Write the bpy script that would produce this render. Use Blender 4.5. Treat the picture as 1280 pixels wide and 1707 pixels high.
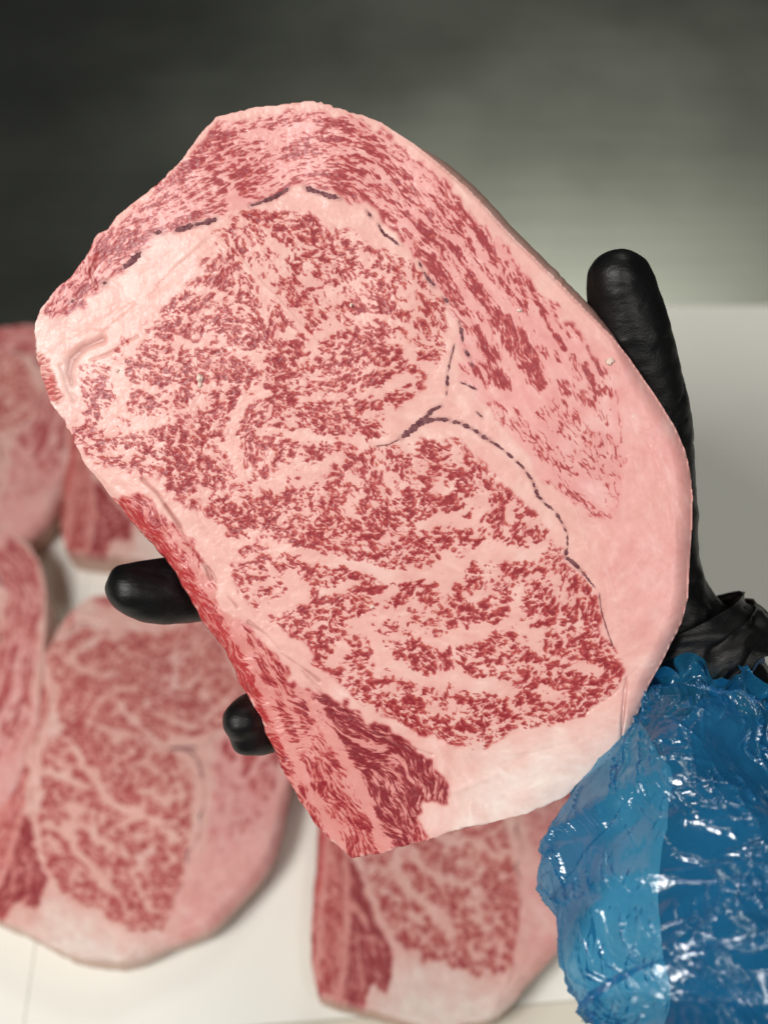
import bpy, math
import numpy as np
from mathutils import Vector, Matrix
for o in list(bpy.data.objects): bpy.data.objects.remove(o)
sc = bpy.context.scene
COL = sc.collection
# ---------------------------------------------------------------- camera
CAM_H, PITCH, FPX = 0.62, math.radians(35.0), 2280.0          # camera height above the boards, tilt from straight down, focal length (1280 px wide)
cam_d = bpy.data.cameras.new('camera'); cam = bpy.data.objects.new('camera', cam_d); COL.objects.link(cam)
cam.location = (0, 0, CAM_H); cam.rotation_euler = (PITCH, 0, 0)
cam_d.sensor_fit = 'HORIZONTAL'; cam_d.sensor_width = 36.0; cam_d.lens = 36.0*FPX/1280.0
cam_d.clip_start = 0.01; cam_d.clip_end = 60
cam_d.dof.use_dof = True; cam_d.dof.focus_distance = 0.425; cam_d.dof.aperture_fstop = 8.5; cam_d.dof.aperture_blades = 0
sc.camera = cam
# ---------------------------------------------------------------- world and lamps (a kitchen lit by ceiling fixtures)
w = bpy.data.worlds.new('World'); sc.world = w; w.use_nodes = True
w.node_tree.nodes['Background'].inputs[0].default_value = (0.86, 0.93, 0.90, 1)
w.node_tree.nodes['Background'].inputs[1].default_value = 0.03
def lamp(name, loc, target, sx, sy, power, col=(1, 0.965, 0.92)):
    l = bpy.data.lights.new(name, 'AREA'); l.shape = 'RECTANGLE'; l.size = sx; l.size_y = sy; l.energy = power; l.color = col
    o = bpy.data.objects.new(name, l); COL.objects.link(o); o.location = loc
    o.rotation_euler = (Vector(target)-Vector(loc)).to_track_quat('-Z', 'Y').to_euler(); return o
lamp('ceiling_lamp', (-0.72, -0.34, 1.40), (0.0, 0.28, 0.15), 0.5, 0.5, 21.5)
lamp('ceiling_lamp', (0.62, -0.60, 1.40), (0.05, 0.30, 0.1), 0.14, 0.9, 7.5)
lamp('ceiling_lamp', (0.40, 2.0, 1.85), (0.18, 0.70, 0.0), 0.8, 0.4, 6.8, (1.0, 1.0, 0.86))
sc.view_settings.view_transform = 'Standard'; sc.view_settings.look = 'None'
sc.view_settings.exposure = 0.0; sc.view_settings.gamma = 1.0; sc.view_settings.use_curve_mapping = False
sc.render.engine = 'CYCLES'; sc.cycles.use_denoising = True; sc.cycles.transparent_max_bounces = 24; sc.cycles.max_bounces = 10
CP, SP = math.cos(PITCH), math.sin(PITCH)
AX, AY, AZ = np.array([1., 0, 0]), np.array([0, CP, SP]), np.array([0, -SP, CP])   # camera right, up, back in the place
def at(px, py, depth):
    """point of the place seen at a pixel of the photograph, at a given distance along the view axis"""
    px = np.asarray(px, float); py = np.asarray(py, float); depth = np.asarray(depth, float)
    x = (px-640)/FPX*depth; y = -(py-853.5)/FPX*depth
    return x[..., None]*AX+y[..., None]*AY-depth[..., None]*AZ+np.array([0, 0, CAM_H])
def ground(px, py, z=0.0):
    d = at(px, py, 1.0)-np.array([0, 0, CAM_H]); t = (z-CAM_H)/d[..., 2]
    return d*t[..., None]+np.array([0, 0, CAM_H])
# ---------------------------------------------------------------- traced meat design (design units, y down)
OUT=[(57,540),(68,512),(95,480),(118,458),(140,430),(163,388),(180,380),(197,358),(218,340),(245,318),(275,295),(300,265),(325,235),(345,210),(362,193),(385,188),(410,183),(440,176),(480,170),(516,167),(560,176),(600,188),(635,203),(652,214),(690,238),(722,263),(752,288),(780,312),(805,338),(830,366),(858,396),(888,425),(918,455),(945,482),(970,508),(997,536),(1022,562),(1048,592),(1080,636),(1110,680),(1130,715),(1145,750),(1155,790),(1158,830),(1157,880),(1153,940),(1150,1000),(1140,1040),(1120,1080),(1105,1110),(1085,1145),(1072,1180),(1058,1210),(1045,1235),(1020,1265),(985,1290),(950,1320),(910,1345),(860,1362),(800,1376),(750,1388),(715,1400),(690,1408),(660,1415),(620,1425),(585,1431),(572,1420),(555,1405),(530,1380),(500,1335),(480,1300),(462,1265),(450,1240),(430,1195),(410,1160),(395,1130),(375,1090),(355,1060),(335,1035),(318,1005),(300,975),(275,935),(250,905),(222,875),(195,845),(180,828),(165,805),(150,785),(135,760),(120,725),(105,700),(95,685),(85,672),(75,645),(65,615),(60,585)]
EYE=[(385,362),(415,352),(470,350),(515,355),(545,378),(590,388),(622,420),(665,418),(705,445),(725,490),(742,510),(745,550),(740,580),(724,618),(708,643),(684,672),(660,692),(648,712),(640,728),(690,738),(735,734),(775,745),(812,775),(850,815),(885,850),(915,890),(930,915),(940,930),(960,950),(985,975),(1000,1000),(1005,1030),(1018,1060),(1030,1090),(1045,1128),(1015,1165),(975,1192),(930,1205),(890,1212),(855,1214),(830,1237),(790,1245),(745,1242),(700,1227),(660,1204),(620,1182),(590,1167),(568,1150),(545,1120),(510,1075),(480,1052),(455,1035),(430,1012),(410,995),(395,970),(375,925),(388,905),(375,882),(330,858),(290,835),(262,800),(235,795),(200,790),(150,765),(120,740),(115,715),(132,690),(134,640),(145,605),(183,592),(205,562),(232,575),(250,560),(235,542),(280,500),(310,470),(330,450),(352,425),(360,392)]
CAP=[(72,515),(100,480),(125,455),(150,425),(168,390),(200,362),(250,322),(300,272),(345,222),(365,200),(400,200),(440,200),(480,182),(540,186),(600,203),(650,232),(700,268),(745,308),(780,350),(820,392),(860,438),(900,482),(940,528),(975,566),(1000,596),(1015,625),(1030,665),(1038,720),(1040,770),(1032,830),(1026,872),(985,860),(945,838),(910,800),(878,758),(845,712),(815,683),(790,655),(768,640),(768,580),(760,540),(742,495),(718,458),(698,428),(680,410),(655,385),(630,355),(612,330),(590,328),(560,322),(520,308),(480,308),(440,330),(412,345),(388,352),(360,362),(300,376),(270,385),(245,412),(215,440),(188,458),(175,474),(140,502),(105,522),(85,530)]
TAIL=[(180,825),(215,822),(245,832),(275,862),(305,885),(330,930),(352,975),(365,1010),(392,1028),(420,1050),(455,1085),(480,1120),(500,1138),(530,1148),(560,1165),(600,1195),(640,1218),(690,1242),(722,1266),(740,1300),(752,1336),(725,1338),(705,1330),(699,1360),(706,1405),(650,1420),(575,1435),(500,1345),(440,1225),(370,1095),(300,985),(220,878)]
NUB=[(58,588),(70,590),(84,615),(97,640),(104,662),(98,672),(85,668),(72,640),(60,612)]
# red clusters traced crop by crop: (origin x, origin y, scale), ellipses (cx,cy,rx,ry[,angle[,ring]])
EL=[((60,480,.3125),[(335,550,80,165),(440,320,35,60,30),(545,420,70,80),(590,610,110,80),(530,770,70,35),(250,765,60,35,0,1),(620,360,110,40),(680,230,70,50),(800,190,100,80),(820,90,120,60,-30),(700,120,100,25,-35),(1050,200,140,110),(1080,80,80,70),(820,380,60,50,-40),(950,370,60,50),(1080,430,110,60),(960,20,60,40),(1250,220,50,110),(880,470,90,30),(700,480,120,60),(780,560,60,90),(1110,540,60,25,0,1),(1000,580,60,40),(1010,640,70,40,-30),(960,750,110,80,70),(700,790,80,60),(600,850,170,50,15),(380,830,90,40,30),(820,780,90,90),(1040,680,90,25,110),(1090,900,40,60),(750,900,180,70,20),(1030,930,110,35,60),(760,1030,110,80),(950,1000,110,70),(1050,1090,110,60,20),(960,1190,70,50),(1150,1150,120,70),(1230,1240,80,50),(820,1130,60,60),(1130,720,50,130,15),(1200,650,90,40,-15),(1240,850,70,60),(1250,960,50,50),(300,850,90,14,12),(560,960,60,25),(430,960,100,14,15),(350,920,110,10,12)]),
((360,320,.3125),[(165,160,90,45,0,1),(185,245,75,45,0,1),(170,315,40,22),(60,280,40,30,45),(110,330,20,12),(375,155,68,55,0,1),(360,245,60,50,0,1),(490,210,46,72,0,1),(300,310,25,45),(620,220,75,40,15),(740,260,105,45,35,1),(590,330,35,55),(520,370,45,65,0,1),(710,390,40,80,-15),(250,370,50,28,110),(300,430,55,60,0,1),(410,400,32,68,0,1),(640,490,70,65,0,1),(550,450,25,60),(170,490,45,50,0,1),(150,580,50,40),(390,510,60,35),(410,590,30,40),(510,600,55,120,0,1),(630,610,35,22),(770,600,85,40),(680,670,35,20,20),(900,480,100,95),(940,350,110,20,10),(1080,460,40,25),(1110,540,40,30,-50),(1160,590,40,35),(1150,680,80,65),(1120,800,100,90,0,1),(930,580,60,30),(960,640,70,30,20),(750,730,80,45,40),(640,760,60,35,25),(840,800,80,60),(950,760,70,60),(740,870,90,55),(900,880,110,50),(960,970,110,40,-10),(840,1000,70,40),(590,820,45,35),(650,900,50,35),(530,900,45,30),(560,980,60,60,0,1),(640,1020,40,50),(740,1000,60,40),(300,640,60,35),(360,700,60,30),(280,740,45,40),(330,820,70,40,20),(440,790,40,45),(360,900,90,50,15),(430,960,40,25),(140,700,90,60),(60,660,60,40),(170,790,60,45),(60,760,60,40),(40,450,50,90),(90,380,50,40),(20,520,60,30),(120,920,110,50),(60,990,60,40),(150,1040,70,30),(290,980,30,25),(340,1060,80,40),(280,1120,70,35),(420,1110,90,50),(540,1090,80,50),(700,1080,70,35),(640,1120,60,30),(750,1160,35,40,0,1),(830,1150,50,30),(870,1100,60,30,-15),(980,1090,80,45,-30),(1080,1020,70,40,-45),(200,1200,70,80),(400,1200,90,40),(560,1210,120,50),(800,1250,80,30)]),
((360,680,.3125),[(150,130,35,100),(210,50,70,40),(400,60,100,50),(570,60,100,60),(800,110,60,35),(740,30,60,40),(640,130,120,25,8),(200,170,60,30),(330,190,120,40,15),(270,260,80,70),(380,300,70,60),(520,280,60,40),(600,210,130,35,-5),(720,210,60,25),(220,370,80,30,-20),(350,380,70,25,-30),(100,470,110,80),(200,560,100,90),(310,520,110,80,50),(300,620,90,70),(60,560,60,50),(130,640,60,40),(110,685,40,20),(440,490,100,60),(450,590,25,35),(570,590,110,60),(650,520,60,40),(690,590,30,40),(350,690,50,40),(240,730,40,40),(170,780,60,40,40),(430,730,40,25),(530,740,110,50),(560,680,90,40),(640,650,60,30),(760,700,80,60),(880,670,60,40),(780,790,130,35),(940,650,50,40),(760,300,90,60),(830,260,60,40),(900,330,60,70),(1000,330,60,60),(1090,375,50,20),(680,430,110,40,20),(660,340,40,20),(810,440,50,60),(780,510,40,25),(940,500,60,60),(1040,490,50,40),(1010,570,60,40),(850,590,80,40),(1120,530,60,35),(1160,460,30,35),(1110,220,45,50),(1170,300,60,50),(1250,400,30,40),(1250,520,40,40),(1000,720,110,60),(1110,660,60,30),(1230,670,70,60),(1150,770,60,50,0,1),(880,860,40,20),(1000,840,80,35),(1130,845,80,35),(390,810,80,35,-20),(330,840,30,25),(480,890,80,45),(560,870,40,30),(700,890,80,35,15),(790,910,40,20),(580,940,50,15),(150,870,60,40),(220,880,60,25,20),(120,930,40,40),(310,970,80,35,5),(210,1030,50,30),(160,990,40,20),(800,970,100,35,5),(680,1030,140,40),(560,1060,70,20),(780,1080,60,30),(920,1060,60,60),(1010,1010,50,50),(980,1130,70,20),(600,1110,80,40,20),(430,1115,90,30),(400,1160,60,40),(500,1200,90,30),(650,1215,70,20,-10),(660,1150,40,20),(1040,960,60,30),(1150,960,60,35),(1140,1050,40,70),(1210,1010,30,50),(1090,1180,90,30),(1160,1200,50,30),(910,1190,30,15),(1190,1090,60,30,-35),(760,1260,60,30)]),
((680,680,.3125),[(100,230,50,45),(150,300,60,45),(320,240,45,40,40),(370,330,80,50),(440,300,50,50),(250,390,45,55),(350,440,30,25),(470,410,25,45),(560,400,35,60),(240,510,50,45),(130,490,45,60),(60,540,40,30),(390,560,45,60,0,1),(460,580,50,70),(520,480,70,40,-45),(450,660,45,50),(620,550,40,90),(660,620,60,50),(690,690,30,25,0,1),(720,600,40,40),(560,720,60,35),(640,750,20,15),(90,650,60,35),(220,650,70,45),(310,680,75,60),(300,790,60,40),(110,740,50,40),(110,840,70,35),(20,800,40,60),(550,850,70,45),(610,890,50,50),(380,870,60,45),(300,940,70,45),(400,930,45,30),(780,840,90,55,-20),(770,730,60,15,-55),(860,880,40,40),(480,990,55,50,0,1),(700,1000,80,55,-30),(640,1050,60,40),(890,1000,90,60,-55),(810,1080,90,70,-40),(270,1060,90,50,-40),(360,1080,50,50,-40),(120,980,70,50),(140,1060,60,70,0,1),(300,1130,110,25,-25),(480,1110,70,25,-15),(600,1100,40,50),(130,1180,80,35),(700,1200,55,40,0,1),(480,1200,120,30,-20),(430,1240,60,30),(900,1150,100,80,-40),(1000,1100,50,90),(970,1220,120,60),(840,1230,60,50)]),
((660,920,.3125),[(80,530,90,40),(180,560,90,50),(210,630,60,40),(120,600,60,20),(300,530,60,25),(470,520,70,50),(540,450,90,30,-20),(600,500,30,30),(400,620,70,60),(540,580,60,40),(320,590,50,40),(660,600,60,60),(700,660,70,50),(800,640,80,80),(870,690,60,60),(620,680,60,40),(760,440,60,40,0,1),(900,520,100,60),(960,420,90,80),(1050,500,80,90),(1110,420,70,40,60),(940,650,40,60),(1030,690,35,50),(1150,640,75,75),(1100,740,80,30,-30),(1180,560,50,40,45),(700,780,60,40),(780,830,70,50),(500,820,110,50),(580,870,70,50),(740,890,110,40),(900,860,90,40,-10),(1010,800,90,40,-25),(640,900,90,20),(230,760,90,25,10),(360,780,30,25),(120,830,110,50),(60,900,80,60),(200,970,70,50),(300,1000,60,40),(60,720,50,30),(180,870,60,30),(400,890,90,50),(440,950,100,30,8),(470,1010,60,25),(570,950,60,10,10),(560,985,40,8,5),(300,940,40,30),(950,730,60,20)]),
((360,980,.3125),[(390,160,60,40),(450,140,90,30),(380,210,40,30),(500,240,90,30),(640,240,60,15,-15),(550,320,90,60),(780,310,70,45,0,1),(820,330,30,40),(740,390,70,35),(640,480,30,50),(590,430,30,10),(950,500,110,25,-3),(800,540,120,30,-8),(720,580,60,30),(860,650,30,25),(1050,620,110,60),(980,700,90,50),(1120,700,90,40),(1180,560,80,25),(750,620,40,30),(820,680,60,20,35),(1180,800,90,40,10),(1000,790,60,15,20),(1250,820,40,40)])]
# fat channels inside the muscles: (half width, strength, path)
FAT_EYE=[(5,2,[(672,736),(640,737),(590,731),(540,731),(490,726),(455,723),(430,713)]),(7,2.2,[(450,655),(415,667),(392,690),(385,724),(391,755),(402,790)]),(5,1.6,[(365,395),(400,432),(440,475),(480,520),(520,560),(545,590)]),(9,2.2,[(420,815),(460,805),(500,785),(540,770),(575,760)]),(6,1.8,[(575,855),(590,840),(600,810),(585,795)]),(10,2.4,[(455,905),(520,930),(580,935),(640,960),(720,955),(745,930),(780,925)]),(8,2.2,[(480,1000),(530,990),(580,975)]),(11,2.4,[(470,1010),(510,985),(490,960)]),(11,2.4,[(600,1040),(620,1060),(640,1100),(690,1130),(760,1135),(830,1145),(850,1148)]),(8,2.2,[(600,1040),(650,1020),(720,1070),(790,1062),(830,1050),(870,1020)]),(7,2,[(862,990),(860,1035),(890,1060),(905,1090),(960,1110),(1000,1120)]),(9,2.2,[(740,1000),(745,960),(780,930),(830,915),(880,925),(905,915)]),(6,1.8,[(800,930),(815,980),(790,1000)]),(9,2,[(700,880),(740,865),(790,870),(800,830)]),(6,1.8,[(850,860),(862,830),(850,810)]),(6,1.8,[(210,625),(205,660),(200,690)]),(9,2.4,[(196,690),(198,640),(202,600),(215,580)]),(9,2.2,[(205,720),(240,710),(270,705)]),(6,1.6,[(520,600),(530,570),(560,545),(560,510),(545,480)]),(7,1.8,[(440,480),(470,450),(465,420),(450,400)]),(6,1.6,[(600,525),(640,530),(680,545),(690,570)]),(8,2.2,[(670,560),(682,575),(685,590)]),(7,1.8,[(500,660),(540,665),(580,660),(630,650),(680,632)]),(6,1.6,[(365,500),(400,510),(420,545)]),(6,2,[(630,770),(650,800),(630,830)]),(8,2,[(400,905),(430,900),(450,905)])]
GC=(280,160,.34375); HC=(640,360,.328125)
FAT_CAP=[(GC,[(8,1.6,[(220,170),(400,130),(560,90),(700,55)]),(12,1.7,[(380,205),(500,190),(640,148),(760,163),(900,192)]),(17,2,[(520,370),(590,335),(680,285),(780,268),(880,283),(960,332),(1060,372),(1180,420),(1280,460)]),(8,1.5,[(600,350),(660,333),(780,342),(900,372)]),(30,2.6,[(285,400),(300,450),(320,520),(420,520)]),(16,2.2,[(255,385),(300,430)]),(12,1.7,[(900,220),(960,280),(1080,322),(1280,382)]),(10,1.6,[(940,400),(1040,412),(1150,470),(1280,520)]),(8,1.5,[(700,222),(820,230),(930,292)]),(6,1.2,[(100,300),(220,330),(330,300)]),(6,1.2,[(60,400),(200,370),(380,300),(480,250)]),(7,1.3,[(100,520),(200,480),(260,430)]),(9,1.5,[(360,250),(430,240),(560,215)])]),
(HC,[(20,2.6,[(100,30),(200,135),(280,190),(340,260),(400,360),(450,430),(540,520),(590,620),(640,740),(720,860)]),(55,3,[(660,820),(720,880)]),(20,2.2,[(330,85),(420,175),(500,290),(560,370),(680,480),(800,540),(850,640),(860,740),(800,900)]),(60,2.6,[(770,560),(800,600)]),(55,2.6,[(860,780),(830,900),(760,960)]),(13,2,[(420,60),(520,205),(600,310),(700,425)]),(13,2,[(560,120),(660,275),(740,385),(850,525),(900,640),(960,780)]),(22,2.4,[(640,60),(740,200),(880,340),(1000,480),(1060,580)]),(40,2.6,[(480,560),(430,700),(470,900),(700,950)]),(34,2.6,[(620,760),(560,900)]),(14,1.8,[(960,640),(1000,760),(1060,960)])])]
RED_CAP=[(HC,[(28,[(480,580),(560,720)]),(42,[(470,770),(540,820),(600,830)]),(50,[(560,500),(640,580),(730,690),(790,850)]),(26,[(300,110),(380,240),(440,330)]),(26,[(470,380),(540,470),(640,640),(720,760)]),(34,[(500,50),(560,160),(630,290)]),(10,[(600,330),(720,450)]),(40,[(690,300),(780,400),(880,530),(990,570)]),(15,[(870,570),(910,670)]),(9,[(872,690),(884,740)]),(24,[(1060,680),(1110,780)]),(16,[(1030,760),(1060,890),(1160,900)]),(35,[(920,860),(1040,940),(1140,1040)]),(45,[(560,980),(700,1080),(860,1200),(940,1270)]),(40,[(800,1020),(900,980),(1000,1080),(1100,1220)]),(8,[(1190,920),(1203,1150)]),(14,[(960,710),(990,830)]),(22,[(180,200),(270,290),(340,400),(420,480),(490,520)]),(18,[(270,230),(330,340),(400,440)])]),
((680,680,.3125),[(50,[(560,60),(720,220),(880,340)]),(50,[(800,60),(900,180),(1000,280)]),(40,[(1050,150),(1130,300)]),(44,[(780,400),(950,540),(1090,600)]),(52,[(920,250),(1080,420),(1095,500)])])]
FAT_TAIL=[(9,2.6,[(372,1005),(392,1050),(420,1105),(443,1165),(470,1225),(505,1290),(540,1360),(568,1420)]),(10,2.6,[(500,1150),(535,1200),(565,1245),(590,1290),(612,1335),(640,1410)]),(3,2,[(530,1185),(560,1218),(600,1238),(640,1250)]),(8,1.8,[(300,890),(320,940),(350,985),(385,1040)]),(4,1.8,[(280,870),(310,910),(330,960)]),(6,2,[(448,1150),(458,1185),(470,1215)]),(4,1.5,[(500,1250),(520,1222),(530,1200)]),(5,1.4,[(560,1290),(580,1310),(600,1350)]),(4,1.3,[(600,1280),(640,1270),(660,1262)]),(3,1.2,[(420,1060),(450,1110),(470,1160),(500,1215),(520,1260)]),(3,1.1,[(620,1285),(650,1320),(690,1360)]),(3,1.1,[(660,1270),(690,1300),(715,1330)])]
# fibre direction control points (x,y,angle deg, y down)
FLOW=[(200,420,-30),(250,350,-25),(300,300,-20),(350,260,-30),(420,240,-15),(480,200,-12),(540,230,0),(600,220,18),(650,260,30),(700,300,38),(560,290,5),(460,300,-18),(350,330,-20),(640,320,35),(700,380,48),(760,350,50),(760,460,58),(820,430,55),(800,520,62),(880,500,55),(850,580,60),(930,560,52),(960,640,60),(900,640,65),(820,600,65),(1010,690,75),(880,730,48),(940,760,52),(1000,800,60),(960,830,50),(120,480,-45),(150,450,-50),
 (160,650,10),(200,600,-10),(250,630,10),(300,560,-25),(350,480,-45),(330,620,10),(300,700,50),(240,760,20),(330,760,35),(400,620,15),(410,400,60),(470,430,75),(530,410,30),(600,410,25),(560,500,40),(640,480,50),(700,540,60),(640,600,10),(560,620,10),(480,560,40),(700,600,-30),(620,680,-10),(480,680,10),(540,700,8),(400,700,-50),(410,780,60),(460,760,15),(420,850,40),(480,860,20),(560,760,5),(560,850,15),(640,800,30),(720,790,20),(700,880,10),(620,920,10),(760,850,-20),(820,800,50),(870,870,-40),(850,840,-50),(700,960,-5),(600,1010,-8),(500,1010,15),(440,970,20),(540,1060,10),(620,1080,-10),(700,1000,-20),(780,1000,-28),(860,1000,-32),(940,970,-45),(980,1020,-50),(930,1060,-38),(860,1080,-20),(760,1080,10),(700,1090,15),(800,1130,15),(900,1150,10),(1000,1140,-35),(960,1180,-15),(860,1200,-5),(760,1200,5),(680,1190,-15),(620,1150,-5),(780,1235,5),
 (250,870,50),(310,960,55),(370,1060,55),(420,1180,62),(470,1270,60),(540,1390,65),(450,1120,58),(500,1220,55),(560,1320,65),(600,1380,75),(560,1190,42),(620,1240,38),(680,1270,40),(720,1310,60),(640,1330,62),(670,1380,75)]
GRID=1.3
BX0,BY0,BX1,BY1=36,146,1181,1452

def blur(a,s):
    if s<=0: return a
    r=int(3*s)+1; k=np.exp(-.5*(np.arange(-r,r+1)/s)**2); k/=k.sum()
    p=np.pad(a,((r,r),(0,0)),'edge'); o=np.zeros_like(a)
    for i,w in enumerate(k): o+=w*p[i:i+a.shape[0]]
    p=np.pad(o,((0,0),(r,r)),'edge'); o=np.zeros_like(a)
    for i,w in enumerate(k): o+=w*p[:,i:i+a.shape[1]]
    return o
def bil(a,x,y):
    h,w=a.shape
    x=np.clip(x,0,w-1.001); y=np.clip(y,0,h-1.001)
    i=x.astype(np.int32); j=y.astype(np.int32); fx=x-i; fy=y-j
    return (a[j,i]*(1-fx)+a[j,i+1]*fx)*(1-fy)+(a[j+1,i]*(1-fx)+a[j+1,i+1]*fx)*fy
def nrm(a): return (a-a.mean())/a.std()
def noise(rng,shape,s):
    f=max(1,int(s/2.)); 
    if f>1:
        sm=blur(rng.standard_normal((shape[0]//f+4,shape[1]//f+4)),s/f)
        yy,xx=np.mgrid[0:shape[0],0:shape[1]]
        return nrm(bil(sm,xx/f+1,yy/f+1))
    return nrm(blur(rng.standard_normal(shape),s))
def inpoly(P,x,y):
    r=np.zeros(x.shape,bool); n=len(P)
    for i in range(n):
        x1,y1=P[i]; x2,y2=P[(i+1)%n]
        if y1==y2: continue
        c=((y1>y)!=(y2>y))&(x<(x2-x1)*(y-y1)/(y2-y1)+x1)
        r^=c
    return r
def segdist(path,X,Y,pad):
    """distance field to a polyline, only in its padded window"""
    xs=[p[0] for p in path]; ys=[p[1] for p in path]
    h,w=X.shape; gx=X[0,1]-X[0,0]; x0=X[0,0]; y0=Y[0,0]
    i0=max(0,int((min(xs)-pad-x0)/gx)); i1=min(w,int((max(xs)+pad-x0)/gx)+2)
    j0=max(0,int((min(ys)-pad-y0)/gx)); j1=min(h,int((max(ys)+pad-y0)/gx)+2)
    if i1<=i0 or j1<=j0: return None
    x=X[j0:j1,i0:i1]; y=Y[j0:j1,i0:i1]; d=np.full(x.shape,1e9)
    for (ax,ay),(bx,by) in zip(path[:-1],path[1:]):
        l=(bx-ax)**2+(by-ay)**2+1e-9
        t=np.clip(((x-ax)*(bx-ax)+(y-ay)*(by-ay))/l,0,1)
        d=np.minimum(d,(x-ax-t*(bx-ax))**2+(y-ay-t*(by-ay))**2)
    return (slice(j0,j1),slice(i0,i1)),np.sqrt(d)
def lic(n,vx,vy,L,step=1.0):
    h,w=n.shape; yy,xx=np.mgrid[0:h,0:w].astype(np.float32)
    acc=n.copy(); tot=1.
    for sg in (1,-1):
        px=xx.copy(); py=yy.copy()
        k=int(L/step)
        for i in range(k):
            ix=np.clip(px,0,w-1).astype(np.int32); iy=np.clip(py,0,h-1).astype(np.int32)
            px=px+sg*step*vx[iy,ix]; py=py+sg*step*vy[iy,ix]
            wt=.5+.5*np.cos(np.pi*(i+1)/(k+1))
            acc+=wt*n[np.clip(py+.5,0,h-1).astype(np.int32),np.clip(px+.5,0,w-1).astype(np.int32)]; tot+=wt
    return nrm(acc)
def worley(rng,X,Y,vx,vy,mask,cs,al):
    """elongated cells along the fibres: F2-F1, and the cell centre and a random value of the nearest cell (masked pixels only)"""
    j,i=np.where(mask); x=X[j,i]; y=Y[j,i]; cx=vx[j,i].astype(float); cy=vy[j,i].astype(float)
    gx=np.floor((x-BX0)/cs).astype(int)+4; gy=np.floor((y-BY0)/cs).astype(int)+4
    nx=int((BX1-BX0)/cs)+10; ny=int((BY1-BY0)/cs)+10
    fx=(np.arange(nx)[None]-4+rng.uniform(0,1,(ny,nx)))*cs+BX0; fy=(np.arange(ny)[:,None]-4+rng.uniform(0,1,(ny,nx)))*cs+BY0; fr=rng.uniform(0,1,(ny,nx))
    f1=np.full(x.shape,1e9); f2=f1.copy(); bi=np.zeros(x.shape,int)
    for oy in (-2,-1,0,1,2):
        for ox in (-2,-1,0,1,2):
            k=np.clip(gy+oy,0,ny-1)*nx+np.clip(gx+ox,0,nx-1)
            dx=x-fx.ravel()[k]; dy=y-fy.ravel()[k]; a=(dx*cx+dy*cy)/al; b=(dy*cx-dx*cy)*al**.35
            d=a*a+b*b; c=d<f1; f2=np.where(c,f1,np.minimum(f2,d)); f1=np.where(c,d,f1); bi=np.where(c,k,bi)
    o=[np.zeros(X.shape) for _ in range(4)]
    for a,v in zip(o,(np.sqrt(f2)-np.sqrt(f1),fx.ravel()[bi],fy.ravel()[bi],fr.ravel()[bi])): a[j,i]=v
    return o
def sm(a,b,x):
    t=np.clip((x-a)/(b-a),0,1); return t*t*(3-2*t)

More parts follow.
